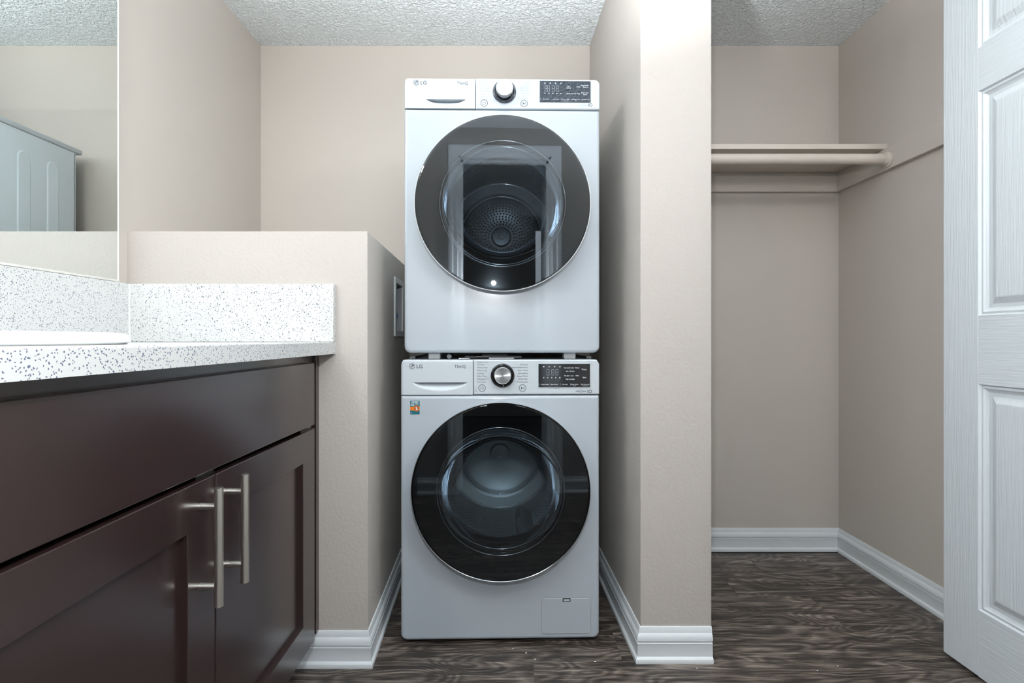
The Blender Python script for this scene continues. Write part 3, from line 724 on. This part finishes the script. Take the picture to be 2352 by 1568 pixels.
    finish('door_gasket', bm, RUBBER if not dryer else GREYPL, t, smooth='all')
    RD = .240; yd = .47
    rb = .150
    bm = bmesh.new(); lathe_y(bm, [(.182, .090), (RD-.012, .094), (RD, .104), (RD, yd-.06), (RD-.03, yd-.02), (rb+.02, yd-.012)], dx, zd, 96)
    drum = finish('drum', bm, DRUMST if not dryer else DRUMDK, t, smooth=40)
    bm = bmesh.new(); lathe_y(bm, [(rb+.02, yd-.012), (rb, yd-.004), (rb-.01, yd+.004), (.040, yd+.004), (.034, yd-.010), (0, yd-.012)], dx, zd, 96)
    finish('drum_back', bm, DRUMST if not dryer else P('drum_back_grey', (.16, .165, .17), .3, .7), drum, smooth=40)
    bm = bmesh.new(); torus_y(bm, rb+.008, .0022, yd-.010, dx, zd); torus_y(bm, .205, .0020, yd-.022, dx, zd); torus_y(bm, .0105, .0016, yd-.013, dx, zd, 32)
    for i in range(6):
        a = PI/2+i*PI/3; torus_y(bm, .0055, .0013, yd-.001, dx+.030*math.cos(a), zd+.030*math.sin(a), 20, 8)
    finish('drum_rings', bm, CHROME, drum, smooth='all')
    # perforations: small steel-lipped holes on the back and round the wall, too many to count
    bm = bmesh.new()
    yy = yd+.0035
    for j in range(9 if dryer else 0):
        rr_ = .052+j*.0105; n = int(2*PI*rr_/.0125)
        for i in range(n):
            a = 2*PI*i/n+j*.4; cx, cz = dx+rr_*math.cos(a), zd+rr_*math.sin(a)
            A = [bm.verts.new((cx+.0040*math.cos(q*PI/3), yy, cz+.0040*math.sin(q*PI/3))) for q in range(6)]
            B = [bm.verts.new((cx+.0021*math.cos(q*PI/3), yy-.0016, cz+.0021*math.sin(q*PI/3))) for q in range(6)]
            for q in range(6): bm.faces.new((A[q], A[(q+1) % 6], B[(q+1) % 6], B[q]))
            f = bm.faces.new(B); f.material_index = 1
    if dryer:
        for i in range(84):
            a = 2*PI*i/84; disc(bm, dx+(rb-.004)*math.cos(a), zd+(rb-.004)*math.sin(a), .0016, yd-.0045, 6)
    if dryer: st_ = finish('back_dimples', bm, [DRUMST if not dryer else P('dimple_grey', (.3, .31, .32), .3, .8), HOLE], drum); st_['kind'] = 'stuff'
    if not dryer: bm.free()
    bm = bmesh.new()
    for j in range(18 if not dryer else 8):
        y = .125+j*(.017 if not dryer else .036)
        n = 84
        for i in range(n):
            a = 2*PI*(i+.5*(j % 2))/n
            if any(abs((a-b0+PI) % (2*PI)-PI) < .17 for b0 in (.9, .9+2*PI/3, .9+4*PI/3)): continue
            u = Vector((math.cos(a), 0, math.sin(a))); v = Vector((-math.sin(a), 0, math.cos(a))); c = Vector((dx, y, zd))+u*(RD-.0008)
            A = [bm.verts.new(c+v*.0055*math.cos(q*PI/3)+Vector((0, 1, 0))*.0055*math.sin(q*PI/3)) for q in range(6)]
            B = [bm.verts.new(c-u*.0022+v*.0026*math.cos(q*PI/3)+Vector((0, 1, 0))*.0026*math.sin(q*PI/3)) for q in range(6)]
            for q in range(6): bm.faces.new((A[q], A[(q+1) % 6], B[(q+1) % 6], B[q]))
            f = bm.faces.new(B); f.material_index = 1
    st_ = finish('wall_dimples', bm, [DRUMST if not dryer else DRUMDK, HOLE], drum); st_['kind'] = 'stuff'
    for b0 in (.9, .9+2*PI/3, .9+4*PI/3):
        bm = bmesh.new(); pts = []
        sec = [(-.035, 0), (-.024, .018), (-.012, .038), (0, .045), (.012, .038), (.024, .018), (.035, 0)]
        R_ = Matrix.Rotation(-b0, 3, 'Y'); rows_ = []
        for y, s in ((.125, .55), (.14, .9), (.30, 1), (yd-.075, .95), (yd-.05, .5)):
            rows_.append([bm.verts.new(Vector((dx, 0, zd))+R_@Vector((RD-q*s, y, p)) ) for p, q in sec])
        for A, B in zip(rows_, rows_[1:]):
            for i in range(len(sec)-1): bm.faces.new((A[i], A[i+1], B[i+1], B[i]))
        bm.faces.new(rows_[0]); bm.faces.new(rows_[-1])
        finish('drum_paddle', bm, GREYPL if not dryer else DRUMDK, drum, smooth=50)
    return cp

RZ = .020
wm = thing('washing_machine', 'white front-loading washer standing on the plank floor under the dryer', 'washer', (-.0205, 1.546, 0), RZ)
machine('washer', wm, .012, .857, .7505, .470, PRINT)
# drain filter flap
fx0, fx1, fz0, fz1 = .124, .2735, .0285, .1355
bm = bmesh.new(); plate(bm, fx0, fx1, fz0, fz1, (.009,)*4, .0014, [(.0006, 0), (0, .0006)], y=-.0012)
fl = finish('filter_flap', bm, MACH, wm, smooth=30)
bm = bmesh.new(); o_ = rrect(fx0-.0012, fx1+.0012, fz0-.0012, fz1+.0012, (.0102,)*4); i_ = rrect(fx0-.0002, fx1+.0002, fz0-.0002, fz1+.0002, (.0092,)*4)
A = [bm.verts.new((x, -.0004, z)) for x, z in o_]; B = [bm.verts.new((x, -.0004, z)) for x, z in i_]
for i in range(len(A)): bm.faces.new((A[i], A[(i+1) % len(A)], B[(i+1) % len(A)], B[i]))
finish('flap_gap', bm, GREYPL, fl)
bm = mbox(.188, .212, -.0018, -.0011, .1255, .1362); g = finish('flap_notch', bm, DKPL, fl)
finish('flap_tab', mbox(.191, .209, -.0032, -.0012, .1275, .1325, bev=.0006), MACHP, fl)
# sticker
bm = bmesh.new(); plate(bm, -.2715, -.2430, .7505-.0575, .7505-.0165, (.002,)*4, .0006, [(0, 0)], y=-.0006, k=4)
stk = tag(finish('certification_sticker', bm, TEAL, wm), 'teal and orange certification sticker')
bm = bmesh.new(); quad(bm, -.2715, -.2430, .7505-.0455, .7505-.0345, -.0008); disc(bm, -.2525, .7505-.0395, .0088, -.0009, 28)
finish('orange_band', bm, ORANGE, stk)
bm = bmesh.new(); disc(bm, -.2525, .7505-.0395, .0068, -.0010, 24); finish('seal_disc', bm, P('sticker_red', (.35, .08, .02), .4), stk)
bm = bmesh.new(); disc(bm, -.2530, .7505-.0372, .0019, -.0012, 10); disc(bm, -.2515, .7505-.0415, .0026, -.0012, 10); quad(bm, -.2555, -.2515, .7505-.0418, .7505-.0408, -.0012)
quad(bm, -.2690, -.2670, .7505-.0540, .7505-.0520, -.0008)
finish('seal_figure', bm, PRINTW, stk)
text('sticker_lettering', [('CERTIFIED', -.25725, .7505-.0205, .0038, 'CENTER', .00010, .85), ('asthma & allergy', -.2700, .7505-.0258, .0028, 'LEFT', .00006, .9), ('friendly', -.2700, .7505-.0300, .0028, 'LEFT', .00006, .9)], PRINTW, stk, -.0008)
# feet
for x in (-.25, .25):
    for y in (.08, .53):
        bm = bmesh.new(); cyl(bm, (x, y, 0), (x, y, .024), .022, 20); finish('foot', bm, RUBBER, wm)

dr = thing('clothes_dryer', 'white dryer stacked on top of the washer with a mirrored round door', 'dryer', (-.0150, 1.5695, .857), RZ)
h = machine('dryer', dr, .020, .8605, .767, .468, PRINTL)
for x in (-.212, .212):
    finish('foot', mbox(x-.018, x+.018, .030, .075, .0005, .030, bev=.002), P('pale_foot', (.5, .52, .53), .4), dr)
    finish('foot', mbox(x-.018, x+.018, .50, .545, .0005, .030, bev=.002), GREYPL, dr)
# stacking kit between the two machines
kit = thing('stacking_kit', 'grey stacking bracket in the gap between washer and dryer', 'bracket', (-.018, 1.558, .857), RZ)
K1 = P('zinc_plate', (.34, .36, .38), .35, .8)
bm = bmesh.new(); box(bm, -.115, .065, .062, .092, .001, .009, bev=.001); box(bm, -.06, .02, .058, .0615, .010, .014); finish('front_rail', bm, DKPL, kit)
for s in (-1, 1):
    finish('side_rail', mbox(s*.285-.008, s*.285+.008, .10, .50, .0005, .006), K1, kit)
bm = bmesh.new(); cyl(bm, (-.163, .050, .008), (-.163, .068, .008), .0075, 8); finish('screw_knob', bm, GREYPL, kit)
finish('catch_plate', mbox(-.132, -.098, .040, .060, .0008, .0032), CHROME, kit)
finish('catch_plate', mbox(-.078, -.040, .045, .058, .0065, .0085), CHROME, kit)
finish('catch_plate', mbox(-.038, .040, .038, .058, .0008, .0045), K1, kit)

# ------------------------------------------------------------------ out of frame: ceiling lamp added for fill, vanity globes
lampm = bpy.data.materials.new('lamp_glass'); lampm.use_nodes = True
bs = lampm.node_tree.nodes['Principled BSDF']; bs.inputs['Base Color'].default_value = (.9, .9, .88, 1); bs.inputs['Emission Color'].default_value = (1, .97, .93, 1); bs.inputs['Emission Strength'].default_value = 2
cl = thing('added_ceiling_lamp', 'round frosted ceiling lamp added out of frame as fill light', 'lamp', (.98, .30, ZC))
bm = bmesh.new()
prof = [(.15, 0), (.15, -.02), (.14, -.045), (.11, -.07), (.06, -.085), (.004, -.09)]
rr = [[bm.verts.new((r*math.cos(2*PI*i/48), r*math.sin(2*PI*i/48), z)) for i in range(48)] for r, z in prof]
for A, B in zip(rr, rr[1:]):
    for i in range(48): bm.faces.new((A[i], A[(i+1) % 48], B[(i+1) % 48], B[i]))
finish('lamp_shade', bm, lampm, cl, smooth='all')
bm = bmesh.new(); cyl(bm, (0, 0, -.018), (0, 0, -.0005), .155, 48); finish('lamp_base', bm, CHROME, cl)
vl = thing('vanity_lamp', 'bar of three frosted globes above the mirror', 'lamp', (XL, .55, 2.11))
finish('lamp_base', mbox(.0005, .03, -.32, .32, -.05, .05, bev=.004), CHROME, vl)
for yy in (-.22, 0, .22):
    bm = bmesh.new(); bmesh.ops.create_uvsphere(bm, u_segments=24, v_segments=14, radius=.045); bmesh.ops.translate(bm, verts=bm.verts, vec=(.078, yy, 0))
    finish('globe', bm, lampm, vl, smooth='all')

# crumbs on the floor
bm = bmesh.new()
for x, y in ((.017, 1.535), (.055, 1.50), (.08, 1.47), (.395, 1.63), (.428, 1.55), (1.19, 1.58), (.93, 1.44), (.86, 1.42), (.25, 1.46), (.53, 1.43)):
    y = min(y, 1.52) if x < .3 else y
    r = random.uniform(.0012, .0022); box(bm, x-r, x+r*1.4, y-r*.6, y+r*.6, .0001, .0012)
tag(finish('floor_crumbs', bm, WHITE), 'tiny white paint crumbs scattered on the dark plank floor', 'crumbs', kind='stuff')
